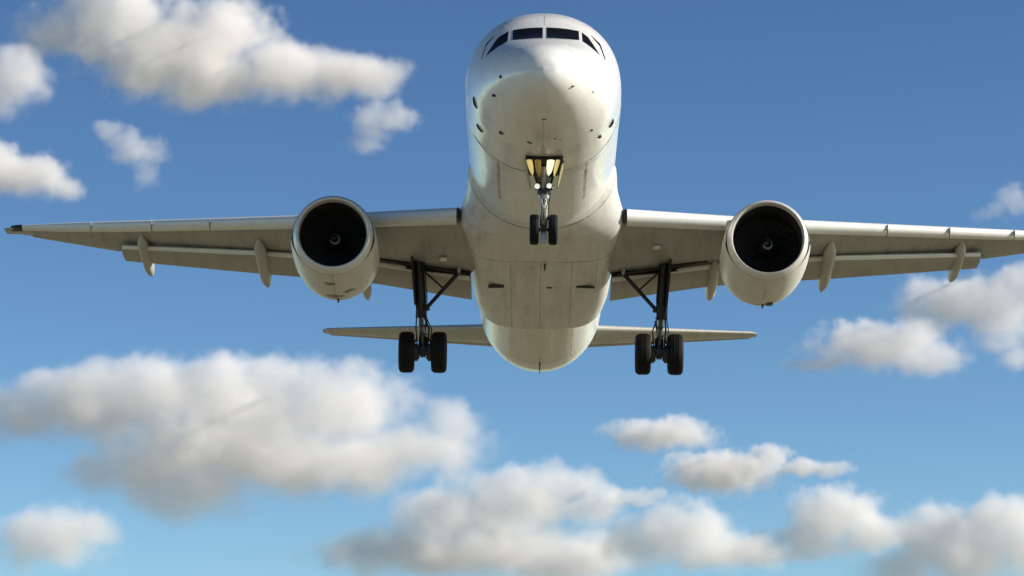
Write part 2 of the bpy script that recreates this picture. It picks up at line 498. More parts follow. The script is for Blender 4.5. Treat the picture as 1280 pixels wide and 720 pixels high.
# belly fairing -------------------------------------------------
def build_fairing():
    ys =  [5.6, 5.88, 5.96, 6.6, 7.2, 8.0, 9.5, 12, 15, 16.6, 17.35, 17.7, 18.1, 18.6]
    w_ =  [1.85, 1.90, 1.975, 2.05, 2.22, 2.16, 2.08, 2.07, 2.04, 1.99, 1.94, 1.88, 1.76, 1.5]
    b_ =  [-1.93, -1.97, -2.085, -2.12, -2.19, -2.25, -2.31, -2.34, -2.36, -2.355, -2.40, -2.30, -2.13, -1.85]
    zc_ = [-.30, -.32, -.35, -.85, -1.3, -1.2, -.9, -.7, -.7, -.7, -.7, -.7, -.75, -.85]
    e_ =  [2.0, 2.0, 2.02, 2.35, 3.0, 3.9, 4.8, 5.0, 4.8, 4.2, 3.8, 3.5, 3.1, 2.6]
    F = [pchip(ys, v) for v in (w_, b_, zc_, e_)]
    up = lambda y: float(np.interp(y, [5.3, 7.0, 9.0], [.9, .95, .9]))
    bm = bmesh.new(); rings = []
    yl = [5.6, 5.88, 5.93, 5.96, 6.05] + [6.1 + .1 * i for i in range(22)] + [8.3 + .4 * i for i in range(21)] + [16.6 + .1 * i for i in range(21)]
    n = 96
    for y in yl:
        W_, B, C, E = (f(y) for f in F)
        r = []
        for i in range(n):
            t = 2 * math.pi * i / n; c, s = math.cos(t), math.sin(t)
            e = 2 / E if s < 0 else 1.0
            x = W_ * math.copysign(abs(c) ** e, c)
            z = C + ((C - B) * -abs(s) ** e if s < 0 else up(y) * s)
            if s > 0: x = c * (W_ - (W_ - 1.72) * min(1, s * 2.0) ** .75 * (1 if y < 8 else max(0, 1 - (y - 8) / 2)))
            r.append((x, y, z))
        rings.append(r)
    loft(bm, rings)
    o = finish('belly_fairing', bm, M['fairing'], plane, 45)
    bm = bmesh.new(); box(bm, (-1.28, 11.9, -2.335), (.45, .36, .02), Matrix.Rotation(-.03, 3, 'Y')); finish('air_outlet', bm, M['dark'], o, 30)
    bm = bmesh.new(); box(bm, (1.27, 11.9, -2.335), (.52, .24, .02), Matrix.Rotation(.03, 3, 'Y')); finish('air_outlet', bm, M['dark'], o, 30)
    bm = bmesh.new(); box(bm, (-1.22, 8.4, -2.20), (.26, .22, .05), None, .02); finish('air_inlet', bm, M['probe'], o, 30)
    bm = bmesh.new(); box(bm, (.10, 9.3, -2.36), (.05, .26, .2), None, .015); finish('blade_antenna', bm, M['probe'], o, 30)
    bm = bmesh.new(); box(bm, (.24, 12.0, -2.34), (.16, .1, .05), None, .015); finish('drain_fitting', bm, M['probe'], o, 30)
    bm = bmesh.new(); tube(bm, (0, 24.4, -1.98), (0, 24.7, -2.3), .03, .015, 8); finish('drain_mast', bm, M['probe'], fus, 30)
build_fairing()

# wings ---------------------------------------------------------
def yt(u): return 5 * (.2969 * math.sqrt(max(u, 0)) - .126 * u - .3516 * u * u + .2843 * u ** 3 - .1036 * u ** 4)
WX = [1.0, 2.2, 6.2, 12.4, 15.6]
wLEy = [6.45, 7.2, 9.4, 12.9, 14.95]; wLEz = [-1.55, -1.43, -1.08, -.42, .01]
wTEy = [13.2, 13.2, 13.5, 15.1, 16.25]; wTEz = [-2.02, -1.93, -1.34, -.64, .12]
wT = [.115, .12, .115, .108, .09]
WX += [16.05]; wLEy += [15.45]; wLEz += [.09]; wTEy += [16.4]; wTEz += [.15]; wT += [.05]
lin = lambda v: (lambda x: float(np.interp(x, WX, v)))
gLy, gLz, gTy, gTz, gT = (lin(v) for v in (wLEy, wLEz, wTEy, wTEz, wT))
def section(x, uu, ul, n=22, t=None):
    Ly, Lz, Ty, Tz = gLy(x), gLz(x), gTy(x), gTz(x); t = gT(x) if t is None else t
    ch = math.hypot(Ty - Ly, Tz - Lz)
    pts = []
    for i in range(n + 1):
        u = uu * (1 - i / n) ** 1.8
        pts.append((Ly + (Ty - Ly) * u, Lz + (Tz - Lz) * u + yt(u) * t * ch))
    for i in range(1, n + 1):
        u = ul * (i / n) ** 1.8
        pts.append((Ly + (Ty - Ly) * u, Lz + (Tz - Lz) * u - yt(u) * t * ch * .95))
    return pts
def airfoil(le, te, t, n=14):
    (ly, lz), (ty, tz) = le, te
    ch = math.hypot(ty - ly, tz - lz); dy, dz = (ty - ly) / ch, (tz - lz) / ch
    pts = []
    for i in range(n + 1):
        u = (1 - i / n) ** 1.8; h = yt(u) * t * ch
        pts.append((ly + dy * u * ch - dz * h, lz + dz * u * ch + dy * h))
    for i in range(1, n):
        u = (i / n) ** 1.8; h = -yt(u) * t * ch
        pts.append((ly + dy * u * ch - dz * h, lz + dz * u * ch + dy * h))
    return pts

def build_wing(s):
    mx = (lambda x: -x) if s < 0 else (lambda x: x if x < 3.5 else 3.5 + (x - 3.5) * 1.065)
    P3 = lambda x, p: (mx(x), p[0], p[1])
    bm = bmesh.new(); rings = []
    for x in [1.0, 1.8, 2.2, 3.2, 4.2, 5.2, 6.2, 7.4, 8.6, 9.8, 11, 12.30]:
        rings.append([P3(x, p) for p in section(x, .90, .70)])
    for x in [12.32, 12.34, 13.2, 14, 15, 15.4]:
        rings.append([P3(x, p) for p in section(x, .995, .995)])
    rings.append([P3(15.62, p) for p in section(15.62, .98, .98)])
    for xe, q in ((15.82, .8), (15.95, .45), (16.0, .15)):
        base = section(15.74, .96, .96); cy0 = sum(p[0] for p in base) / len(base) + .1; cz0 = sum(p[1] for p in base) / len(base)
        rings.append([P3(xe, (cy0 + (p[0] - cy0) * (.55 + .45 * q), cz0 + (p[1] - cz0) * q)) for p in base])
    loft(bm, rings)
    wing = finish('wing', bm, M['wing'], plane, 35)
    # slats
    hx = [2.2, 6.2, 9, 12.4, 14, 15.6]; hv = [.44, .37, .335, .30, .25, .13]
    for a, b in ((2.32, 5.35), (6.1, 9.42), (9.45, 11.2), (11.23, 13.1), (13.13, 15.35)):
        bm = bmesh.new(); rings = []
        k = 6
        for i in range(k + 1):
            x = a + (b - a) * i / k; h = float(np.interp(x, hx, hv)); sc = float(np.interp(x, [2, 16], [1, .55]))
            cy_, cz_ = gLy(x) + .06, gLz(x) + .0
            out, inn = [], []
            for j in range(17):
                t = R(58 + (272 - 58) * j / 16)
                # long upper side, blunt nose, short lower lip
                ex = .40 * sc
                yv, zv = cy_ + ex * math.cos(t) * (1.25 if math.cos(t) > 0 else 1), cz_ + h * (.5 if math.sin(t) > 0 else .54) * math.sin(t)
                out.append((yv, zv))
                inn.append((cy_ + .03 + (yv - cy_) * .82, cz_ + (zv - cz_) * .84))
            rings.append([P3(x, p) for p in out + inn[::-1]])
        loft(bm, rings)
        finish('slat', bm, M['slat'], wing, 35)
    # flaps
    fx =  [2.0, 5.0, 6.0, 8.0, 12.28]
    fl = [(11.72, -2.10), (11.83, -1.63), (11.96, -1.51), (12.33, -1.28), (13.70, -.82)]
    ft = [(13.42, -2.40), (13.42, -1.91), (13.5, -1.82), (13.75, -1.62), (14.9, -.99)]
    g = lambda tab, x: (float(np.interp(x, fx, [p[0] for p in tab])), float(np.interp(x, fx, [p[1] for p in tab])))
    for a, b in ((2.0, 5.93), (5.99, 12.27)):
        bm = bmesh.new()
        rings = [[P3(x, p) for p in airfoil(g(fl, x), g(ft, x), .15)] for x in [a + (b - a) * i / 6 for i in range(7)]]
        loft(bm, rings)
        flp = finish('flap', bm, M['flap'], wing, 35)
        # bright metal nose of the flap, seen in the slot
        bm = bmesh.new(); rings = []
        for x in [a + .02 + (b - a - .04) * i / 6 for i in range(7)]:
            ps = airfoil(g(fl, x), g(ft, x), .175, 14)
            ps = ps[11:18]; cyy = sum(p[0] for p in ps) / len(ps); czz = sum(p[1] for p in ps) / len(ps)
            rings.append([P3(x, (p[0] - .012, p[1])) for p in ps] + [P3(x, (p[0] * .2 + cyy * .8, p[1] * .2 + czz * .8)) for p in ps[::-1]])
        loft(bm, rings)
        finish('flap_nose', bm, M['flapnose'], wing, 35)
    # near-black strip painting in the shade of the slot ahead of the flap
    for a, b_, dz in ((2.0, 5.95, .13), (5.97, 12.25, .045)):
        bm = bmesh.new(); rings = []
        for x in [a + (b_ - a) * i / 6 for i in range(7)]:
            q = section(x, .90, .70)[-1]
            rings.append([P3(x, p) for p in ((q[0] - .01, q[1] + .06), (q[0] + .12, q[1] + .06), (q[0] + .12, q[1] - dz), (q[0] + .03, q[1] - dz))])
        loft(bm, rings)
        finish('slot_shade_strip', bm, M['dark'], wing, 30)
    # aileron
    bm = bmesh.new(); rings = []
    for x in (12.45, 13.5, 14.6, 15.2):
        Ly, Lz, Ty, Tz = gLy(x), gLz(x), gTy(x), gTz(x)
        l = (Ly + (Ty - Ly) * .76, Lz + (Tz - Lz) * .76 - .035); t_ = (Ty + .01, Tz - .03)
        rings.append([P3(x, p) for p in airfoil(l, t_, .11)])
    loft(bm, rings)
    finish('aileron', bm, M['flap'], wing, 35)
    # flap track fairings
    for xs_, y0, y1, z1, wd0 in (((-5.08, 11.2, 14.9, -2.12, .16), (-8.05, 11.3, 15.1, -1.72, .185), (-11.6, 12.9, 16.0, -1.20, .165)) if s < 0 else
                                 ((4.95, 11.5, 14.95, -2.02, .17), (8.25, 11.1, 15.0, -1.73, .19), (12.2, 13.0, 16.0, -1.16, .17))):
        bm = bmesh.new(); rings = []
        n = 24; ax_ = abs(xs_) / (1 if s < 0 else 1.03)
        Ly, Lz, Ty, Tz = gLy(ax_), gLz(ax_), gTy(ax_), gTz(ax_); ch = Ty - Ly
        u0 = (y0 - Ly) / ch
        z0 = Lz + (Tz - Lz) * u0 - yt(u0) * gT(ax_) * ch * .95
        for i in range(n + 1):
            u = i / n
            y = y0 + (y1 - y0) * u
            wd = wd0 * (min(1, (u / .14)) ** .6) * (1 if u < .62 else max(0, 1 - ((u - .62) / .38) ** 2.3)) + .006
            hb = .25 * (min(1, (u / .3)) ** .7) * (1 if u < .6 else max(0, 1 - ((u - .6) / .4) ** 1.8)) + .006
            zc = z0 - .13 * min(1, u / .12) * (1 - u) + (z1 - z0) * u ** 1.05
            rings.append([(xs_ + .9 * wd * math.copysign(abs(math.cos(t)) ** .8, math.cos(t)), y, zc + hb * (math.sin(t) if math.sin(t) < 0 else 1.0 * math.sin(t))) for t in [2 * math.pi * k / 24 for k in range(24)]])
        loft(bm, rings)
        finish('flap_track_fairing', bm, M['canoe'], wing, 40)
    # dark glass of the tip lights
    bm = bmesh.new(); rings = []
    for x, k in ((15.38, 1.0), (15.55, 1.03), (15.75, .8)):
        rings.append([P3(x, (gLy(x) - .05 + .5 * (1 - math.cos(t)) * .5, gLz(x) + .03 + .085 * k * math.sin(t))) for t in [2 * math.pi * q / 16 for q in range(16)]])
    loft(bm, rings)
    finish('wingtip_light', bm, M['strut_dark'], wing, 40)
    # root gap seal beside the fairing: dark slat end rib
    bm = bmesh.new()
    box(bm, (mx(2.27), 7.22, -1.42), (.10, .55, .36), None, .04)
    finish('slat_end_rib', bm, M['strut_dark'], wing, 30)
    # small hinge blocks and drain stains under the slat joints
    for x in (9.43, 11.21, 13.11):
        bm = bmesh.new(); box(bm, (mx(x), gLy(x) - .10, gLz(x) - .01), (.035, .40, float(np.interp(x, hx, hv)) * .5), None, .02)
        finish('slat_joint', bm, M['wing'], wing, 30)
    return wing
build_wing(-1); build_wing(1)

# engines -------------------------------------------------------
def build_engine(loc, sc, mat, yaw):
    e = empty('engine', plane)
    e.location = loc; e.scale = (sc, sc, sc); e.rotation_euler = (R(-1.0), 0, yaw)
    bm = bmesh.new()
    pr = pchip([.30, .6, 1.0, 1.8, 2.6, 3.2, 3.5, 3.62], [1.085, 1.12, 1.14, 1.15, 1.135, 1.09, 1.045, 1.01])
    ys = [.30 + (3.62 - .30) * i / 40 for i in range(41)]
    rings = []
    n = 80
    for y in ys:
        r = pr(y)
        ring = []
        for i in range(n):
            t = 2 * math.pi * i / n; c, s = math.cos(t), math.sin(t)
            fl_ = 1.0 + (.035 * abs(c) ** 3 * (1 if s < 0 else .4))
            ring.append((r * c * fl_, y, r * s * (.985 if s < 0 else 1)))
        rings.append(ring)
    inner = [[(x * .965, y - .0, z * .965) for x, y, z in rings[-1]], [(.94 * math.cos(2 * math.pi * i / n), 3.0, .94 * math.sin(2 * math.pi * i / n)) for i in range(n)]]
    loft(bm, rings + inner, False, False)
    cowl = finish('fan_cowl', bm, mat, e, 40)
    bm = bmesh.new()
    q_ = 1.03 if sc > 1 else 1.0
    lipp = [(.30, 1.083), (.2, 1.068), (.1, 1.045), (.04, 1.02), (.01, .99), (0, .965), (.01, .942 * q_), (.05, .918 * q_), (.12, .903 * q_), (.22, .896 * q_)]
    revolve(bm, lipp, n=80); finish('inlet_lip', bm, M['lip'] if sc < 1.02 else M['lip'], e, 50)
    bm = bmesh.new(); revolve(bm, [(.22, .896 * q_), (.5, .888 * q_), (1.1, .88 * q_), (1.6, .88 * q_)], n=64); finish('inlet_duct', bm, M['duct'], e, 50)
    bm = bmesh.new()
    for k in range(30):
        a = 2 * math.pi * k / 30
        ca, sa = math.cos(a), math.sin(a)
        prev = None
        for j in range(7):
            r = .26 + (.875 - .26) * j / 6
            tw = R(30 + 32 * j / 6); hc = .085 + .03 * j / 6
            swp = .04 * (j / 6) ** 2
            p = []
            for q in (-1, 1):
                tx, ty = q * hc * math.sin(tw), q * hc * math.cos(tw)
                p.append(bm.verts.new((r * ca - (tx) * sa, 1.12 + swp + ty * .9, r * sa + tx * ca)))
            if prev: bm.faces.new((prev[0], prev[1], p[1], p[0]))
            prev = p
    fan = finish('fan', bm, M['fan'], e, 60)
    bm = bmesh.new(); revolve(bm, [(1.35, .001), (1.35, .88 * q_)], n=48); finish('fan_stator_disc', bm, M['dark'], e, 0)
    bm = bmesh.new(); revolve(bm, [(.56, .002), (.57, .03), (.62, .075), (.75, .15), (.92, .225), (1.05, .262), (1.15, .27)], n=40); sp = finish('spinner', bm, M['spin'], e, 60)
    # the painted swirl round the spinner tip
    bm = bmesh.new(); prev = None
    for j in range(30):
        u = j / 29; a = R(200) + u * R(300); yy_ = .63 + .14 * u
        rr = float(np.interp(yy_, [.57, .62, .75, .92], [.03, .075, .15, .225])) + .004
        wd = .07 * math.sin(math.pi * min(1, u * 1.1 + .05)) ** .6 + .004
        r2 = float(np.interp(yy_ + wd, [.57, .62, .75, .92], [.03, .075, .15, .225])) + .004
        p = (bm.verts.new((rr * math.cos(a), yy_, rr * math.sin(a))), bm.verts.new((r2 * math.cos(a), yy_ + wd, r2 * math.sin(a))))
        if prev: bm.faces.new((prev[0], prev[1], p[1], p[0]))
        prev = p
    finish('spinner_swirl', bm, M['white'], e, 60)
    # core nozzle and plug
    bm = bmesh.new(); revolve(bm, [(2.6, .80), (3.6, .70), (4.3, .52), (4.45, .47), (4.4, .44), (3.6, .5)], n=48); finish('core_nozzle', bm, M['hot'], e, 40)
    bm = bmesh.new(); revolve(bm, [(3.6, .34), (4.4, .28), (4.9, .10), (5.0, .002)], n=32); finish('exhaust_plug', bm, M['hot'], e, 40)
    # strake and drain mast
    sg = 1 if loc[0] < 0 else -1
    bm = bmesh.new()
    a = R(40)
    for q in (-.01, .01):
        pass
    c, s = math.cos(a) * sg, math.sin(a)
    tv = Vector((-s * sg, 0, abs(c))) * .012
    pts = [Vector((c * 1.12, .9, s * 1.12)), Vector((c * 1.32, 1.5, s * 1.32)), Vector((c * 1.32, 1.85, s * 1.32)), Vector((c * 1.12, 1.95, s * 1.12))]
    loft(bm, [[p + tv for p in pts], [p - tv for p in pts]])
    finish('nacelle_strake', bm, mat, e, 30)
    bm = bmesh.new(); box(bm, (.03, 3.2, -1.10), (.05, .22, .10), None, .015); finish('drain_mast', bm, M['probe'], e, 30)
    if sc > 1.0:
        bm = bmesh.new(); box(bm, (.20, 3.0, -1.09), (.20, .3, .05), None, .02); finish('cowl_latch', bm, M['probe'], e, 30)
    # pylon
    bm = bmesh.new(); rings = []
    for y, z0, z1, wd in ((.9, 1.05, 1.12, .02), (1.6, 1.0, 1.22, .13), (2.6, .95, 1.34, .19), (3.6, .6, 1.40, .22), (4.6, .45, 1.35, .22), (6.0, .6, 1.15, .16), (7.2, .85, 1.0, .04)):
        rings.append([(wd * math.copysign(abs(math.cos(t)) ** .6, math.cos(t)), y, (z0 + z1) / 2 + (z1 - z0) / 2 * math.sin(t)) for t in [2 * math.pi * k / 20 for k in range(20)]])
    loft(bm, rings); finish('pylon', bm, M['wing'], e, 40)
    return e
build_engine((-5.60, 5.8, -2.28), 1.0, M['nacelle'], R(.5))
build_engine((6.06, 5.8, -2.31), 1.012, M['nacelle2'], R(-.5))

# tail ----------------------------------------------------------
def build_tailplane(s):
    st = [(.6, 26.1, -.40, 31.0, -.18, .10), (1.6, 26.9, -.32, 31.1, -.10, .10), (7.25, 30.35, .30, 31.95, .42, .085), (7.45, 30.65, .335, 31.9, .43, .05)]
    bm = bmesh.new(); bm2 = bmesh.new(); r1, r2 = [], []
    for x, ly, lz, ty, tz, t in st:
        k = .70
        pts = [p for p in airfoil((ly, lz), (ty, tz), t, 18)]
        cut = ly + (ty - ly) * k
        r1.append([(s * x, min(p[0], cut), p[1] if p[0] <= cut else lz + (tz - lz) * k + (p[1] - (lz + (tz - lz) * k)) * .5) for p in pts])
    loft(bm, r1)
    for x, ly, lz, ty, tz, t in st[1:3]:
        k = .705
        l = (ly + (ty - ly) * k, lz + (tz - lz) * k)
        r2.append([(s * x, p[0], p[1]) for p in airfoil(l, (ty, tz - .0), .19, 12)])
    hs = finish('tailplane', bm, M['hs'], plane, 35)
    loft(bm2, r2); finish('elevator', bm2, M['flap'], hs, 35)
build_tailplane(-1); build_tailplane(1)
def build_fin():
    bm = bmesh.new(); rings = []
    for z, l, t_, th in ((1.4, 24.8, 31.6, .10), (2.2, 26.0, 31.7, .10), (7.3, 30.6, 33.1, .09), (7.55, 31.1, 33.1, .05)):
        rings.append([(p[1], p[0], z) for p in airfoil((l, 0), (t_, 0), th, 16)])
    loft(bm, rings); fin = finish('tail_fin', bm, M['fin'], plane, 35)
    bm = bmesh.new(); rings = []
    for z, l, t_, th in ((2.3, 30.2, 32.2, .12), (7.2, 32.45, 33.6, .12)):
        rings.append([(p[1], p[0], z) for p in airfoil((l, 0), (t_, 0), th, 12)])
    loft(bm, rings); finish('rudder', bm, M['fin'], fin, 35)
build_fin()

# landing gear --------------------------------------------------
def wheel(parent, c, r, wd, hub):
    bm = bmesh.new()
    h = wd / 2
    prof = [(-h * .55, r * .50), (-h * .82, r * .58), (-h, r * .74), (-h * .97, r * .86), (-h * .78, r * .955), (-h * .5, r * .99)]
    gro = []
    for q in (-.3, 0, .3):
        gro += [(h * (q - .05), r), (h * (q - .035), r * .975), (h * (q + .035), r * .975), (h * (q + .05), r)]
    prof = prof + gro + [(-a, b) for a, b in prof[::-1]]
    revolve(bm, prof, 'x', 48, c, True)
    finish('tyre', bm, M['rubber'], parent, 30)
    bm = bmesh.new()
    revolve(bm, [(-h * .50, .001), (-h * .55, r * .16), (-h * .35, r * .2), (-h * .30, r * .42), (-h * .6, r * .52), (h * .6, r * .52), (h * .30, r * .42), (h * .35, r * .2), (h * .55, r * .16), (h * .5, .001)], 'x', 32, c)
    finish('rim', bm, hub, parent, 40)

def build_nose_gear():
    g = empty('nose_gear', plane)
    ax = (.04, .30, -3.50)
    top = (.04, -.15, -1.9)
    bm = bmesh.new()
    tube(bm, top, (.04, .08, -2.68), .115, .105, 20)
    tube(bm, (.04, .08, -2.66), (.04, .10, -2.74), .135, .135, 20)
    tube(bm, (.04, .085, -2.9), (.04, .27, -3.40), .10, .095, 18)
    box(bm, (.04, .30, -3.48), (.18, .22, .22), None, .04)
    box(bm, (.04, .24, -3.72), (.17, .05, .30), None, .02)
    finish('leg', bm, M['strut'], g, 40)
    bm = bmesh.new(); tube(bm, (.04, .09, -2.7), (.04, .26, -3.3), .078, .078, 18); finish('oleo_piston', bm, M['chrome'], g, 60)
    bm = bmesh.new(); tube(bm, (-.27, ax[1], ax[2]), (.35, ax[1], ax[2]), .05, .05, 12); tube(bm, (-.03, .1, ax[2]), (.11, .1, ax[2]), .085, .085, 14); finish('axle', bm, M['strut_dark'], g, 40)
    for sx in (-1, 1): wheel(g, (.04 + sx * .235, ax[1], ax[2]), .385, .235, M['strut_dark'])
    # torque link in front of the piston, drag struts behind
    bm = bmesh.new()
    for sx in (-1, 1):
        tube(bm, (.04 + sx * .07, .0, -2.78), (.04 + sx * .015, -.17, -3.05), .02, .016, 8)
        tube(bm, (.04 + sx * .015, -.17, -3.05), (.04 + sx * .06, .14, -3.32), .016, .02, 8)
    finish('torque_link', bm, M['strut'], g, 40)
    bm = bmesh.new()
    for sx in (-1, 1):
        tube(bm, (.04 + sx * .10, .05, -2.62), (.04 + sx * .30, -.2, -1.95), .028, .035, 10)
        tube(bm, (.04 + sx * .06, .05, -2.55), (.04 + sx * .18, .5, -1.97), .022, .03, 10)
    finish('drag_strut', bm, M['strut_dark'], g, 40)
    # steering collar, hoses and the two lamps on their bracket
    bm = bmesh.new(); tube(bm, (.04, .06, -2.52), (.04, .07, -2.64), .17, .17, 18); tube(bm, (-.18, .02, -2.50), (.26, .02, -2.50), .045, .045, 10)
    box(bm, (.04, .0, -2.38), (.40, .10, .05), None, .015); finish('steering_collar', bm, M['strut_dark'], g, 40)
    for k, (x, z, rr) in enumerate(((-.13, -2.50, .072), (.17, -2.485, .072), (.27, -2.52, .05))):
        bm = bmesh.new()
        revolve(bm, [(.14, .02), (.12, rr * .6), (.02, rr), (-.02, rr * 1.05), (-.02, rr * .92), (.0, rr * .9)], 'y', 24, (x, -.16, z))
        finish('lamp_housing', bm, M['lampg'], g, 40)
        bm = bmesh.new(); revolve(bm, [(-.03, .001), (-.025, rr * .5), (0, rr * .88)], 'y', 24, (x, -.16, z))
        finish('landing_lamp', bm, M['lamp'] if k < 2 else M['lampg'], g, 60)
    # hoses
    bm = bmesh.new()
    for x0, x1 in ((-.06, -.10), (.13, .16), (-.01, .02)):
        pts = [Vector((.04 + x0, .0, -2.05)), Vector((.04 + x1 * 1.3, -.12, -2.3)), Vector((.04 + x1, -.06, -2.6)), Vector((.04 + x0, .0, -2.85)), Vector((.04 + x0 * .8, .12, -3.3))]
        for a, b in zip(pts, pts[1:]): tube(bm, a, b, .013, .013, 6)
    finish('hose', bm, M['dark'], g, 40)
    # bay: dark well, primer-coloured frames and foil-wrapped panels, doors hanging at both sides
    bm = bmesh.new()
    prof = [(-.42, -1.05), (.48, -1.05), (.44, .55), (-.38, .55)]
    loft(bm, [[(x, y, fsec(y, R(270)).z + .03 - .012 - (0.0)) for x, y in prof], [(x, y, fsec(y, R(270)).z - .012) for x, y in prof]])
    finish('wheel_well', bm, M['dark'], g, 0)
    for k, (x0, x1, mt, h) in enumerate(((-.41, -.26, 'lamp_warm', .27), (-.20, -.04, 'gold', .33), (.11, .30, 'lamp_white', .28), (.33, .44, 'lamp_warm', .30))):
        bm = bmesh.new(); rings = []
        cx, hw = (x0 + x1) / 2, (x1 - x0) / 2
        for i in range(9):
            u = i / 8
            z = -1.98 - h * u; wv = hw * math.sqrt(max(.04, 1 - u ** 2.5 * .97)) * (1 - .1 * u); cxx = cx * (1 - .25 * u)
            rings.append([(cxx + wv * math.cos(t), -.80 + .45 * u - .10 * math.sin(t) * (1 if math.sin(t) > 0 else .4), z) for t in [2 * math.pi * q / 18 for q in range(18)]])
        loft(bm, rings); finish('foil_wrapped_tank' if mt == 'gold' else 'taxi_lamp', bm, M[mt], g, 50)
    for sx in (-1, 1):
        bm = bmesh.new()
        x0 = .035 + sx * .47; x1 = .035 + sx * .34
        pts = [(-1.0, 0), (.15, 0), (.15, 1), (-.45, 1)]
        loft(bm, [[(x0 + (x1 - x0) * v + q * sx, y, -1.98 - .50 * v) for y, v in pts] for q in (-.012, .012)])
        finish('gear_door', bm, M['bay'], g, 30)
    bm = bmesh.new(); box(bm, (.02, -1.03, -2.00), (.92, .04, .05), None, .02); finish('door_hinge_beam', bm, M['dark'], g, 30)
    bm = bmesh.new(); loft(bm, [[(.49 + q, -.95, -1.93), (.49 + q, -.70, -1.93), (.45 + q, -.85, -2.12), (.50 + q, -.98, -2.10)] for q in (-.02, .02)]); finish('door_actuator', bm, M['dark'], g, 30)
build_nose_gear()

def build_main_gear(s, ax):
    g = empty('main_gear', plane)
    top = (s * 3.50, 11.2, -1.60)
    X, Yv, Zv = ax
    bm = bmesh.new()
    mid_ = tuple(top[i] + (ax[i] - top[i]) * .62 for i in range(3))
    tube(bm, top, mid_, .15, .135, 20)
    tube(bm, mid_, tuple(mid_[i] + (ax[i] - mid_[i]) * .06 for i in range(3)), .165, .165, 20)
    box(bm, (X, Yv, Zv + .02), (.26, .30, .30), None, .05)
    tube(bm, (X, Yv, Zv + .45), (X, Yv, Zv + .05), .12, .13, 16)
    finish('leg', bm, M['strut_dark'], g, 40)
    bm = bmesh.new(); tube(bm, mid_, (X, Yv, Zv + .1), .082, .082, 18); finish('oleo_piston', bm, M['oleo_dark'], g, 60)
    bm = bmesh.new(); tube(bm, (X - .62, Yv, Zv), (X + .62, Yv, Zv), .07, .07, 14); finish('axle', bm, M['strut_dark'], g, 40)
    for q in (-1, 1):
        wheel(g, (X + q * .46, Yv, Zv), .59, .44, M['rimd'])
        bm = bmesh.new(); tube(bm, (X + q * .14, Yv, Zv), (X + q * .27, Yv, Zv), .25, .25, 24)
        for k in range(6):
            a = k * math.pi / 3 + .3
            tube(bm, (X + q * .10, Yv + .17 * math.cos(a), Zv + .17 * math.sin(a)), (X + q * .16, Yv + .17 * math.cos(a), Zv + .17 * math.sin(a)), .045, .045, 8)
        finish('brake_pack', bm, M['rimd'], g, 40)
    # side brace towards the belly, with its lock links
    bm = bmesh.new()
    bx, by, bz = s * 2.28, 11.35, -2.00
    ex, ey, ez = X - s * .10, Yv - .1, Zv + 1.28
    tube(bm, (bx, by, bz), (ex, ey, ez), .06, .055, 12)
    tube(bm, (ex, ey, ez - .08), (ex - s * -.02, ey, ez + .08), .09, .09, 10)
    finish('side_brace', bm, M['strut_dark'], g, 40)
    bm = bmesh.new(); tube(bm, (s * 3.38, 11.3, -2.0), ((bx + ex) / 2, (by + ey) / 2, (bz + ez) / 2), .028, .028, 8); finish('lock_link', bm, M['strut_dark'], g, 40)
    # retraction actuator lying along the rear spar
    bm = bmesh.new(); tube(bm, (s * 2.15, 11.3, -2.10), (s * 3.45, 11.4, -1.86), .045, .04, 10); tube(bm, (s * 3.45, 11.4, -1.86), (s * 4.75, 11.5, -1.64), .04, .035, 10); finish('retraction_actuator', bm, M['strut_dark'], g, 40)
    bm = bmesh.new(); box(bm, (s * 2.33, 11.2, -2.02), (.10, .26, .18), None, .03); finish('brace_bracket', bm, M['strut'], g, 40)
    # torque links and lines
    bm = bmesh.new()
    for q in (-1, 1):
        tube(bm, (X + q * .10, Yv - .05, Zv + .95), (X + q * .02, Yv + .38, Zv + .62), .035, .028, 8)
        tube(bm, (X + q * .02, Yv + .38, Zv + .62), (X + q * .10, Yv + .08, Zv + .22), .028, .035, 8)
        tube(bm, (X + q * .15, Yv - .12, Zv + .42), (X + q * .26, Yv - .10, Zv + .20), .022, .022, 8)
    finish('torque_link', bm, M['rimd'], g, 40)
    bm = bmesh.new()
    for q, w_ in ((-.13, .02), (.12, .028), (.17, .016)):
        pts = [Vector((top[0] + q, top[1] - .12, top[2] - .1)), Vector((mid_[0] + q, mid_[1] - .16, mid_[2] + .5)), Vector((mid_[0] + q * .9, mid_[1] - .18, mid_[2] - .1)), Vector((X + q * 1.5, Yv - .3, Zv + .62)), Vector((X + q * 1.2, Yv - .18, Zv + .2))]
        for a, b in zip(pts, pts[1:]): tube(bm, a, b, w_, w_, 7)
    finish('brake_hose', bm, M['dark'], g, 40)
    bm = bmesh.new()
    for k in range(3):
        z = mid_[2] + .1 - .42 * k * .6
        box(bm, (X + .02, Yv - .22 - .02 * k, z - .15), (.20, .06, .05), None, .01)
    finish('clamp', bm, M['rimd'], g, 40)
    # door carried on the outboard side of the leg
    bm = bmesh.new()
    dx0, dx1 = s * 3.66, s * 3.56
    pts = [(10.65, 0), (11.75, 0), (11.9, .45), (11.75, .95), (11.3, 1), (10.85, .55)]
    loft(bm, [[(dx0 + (dx1 - dx0) * v + q, y, -1.75 - 1.27 * v) for y, v in pts] for q in (-.03, .03)])
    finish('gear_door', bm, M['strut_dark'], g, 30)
build_main_gear(-1, (-3.34, 11.8, -4.30))
build_main_gear(1, (3.37, 11.8, -4.30))
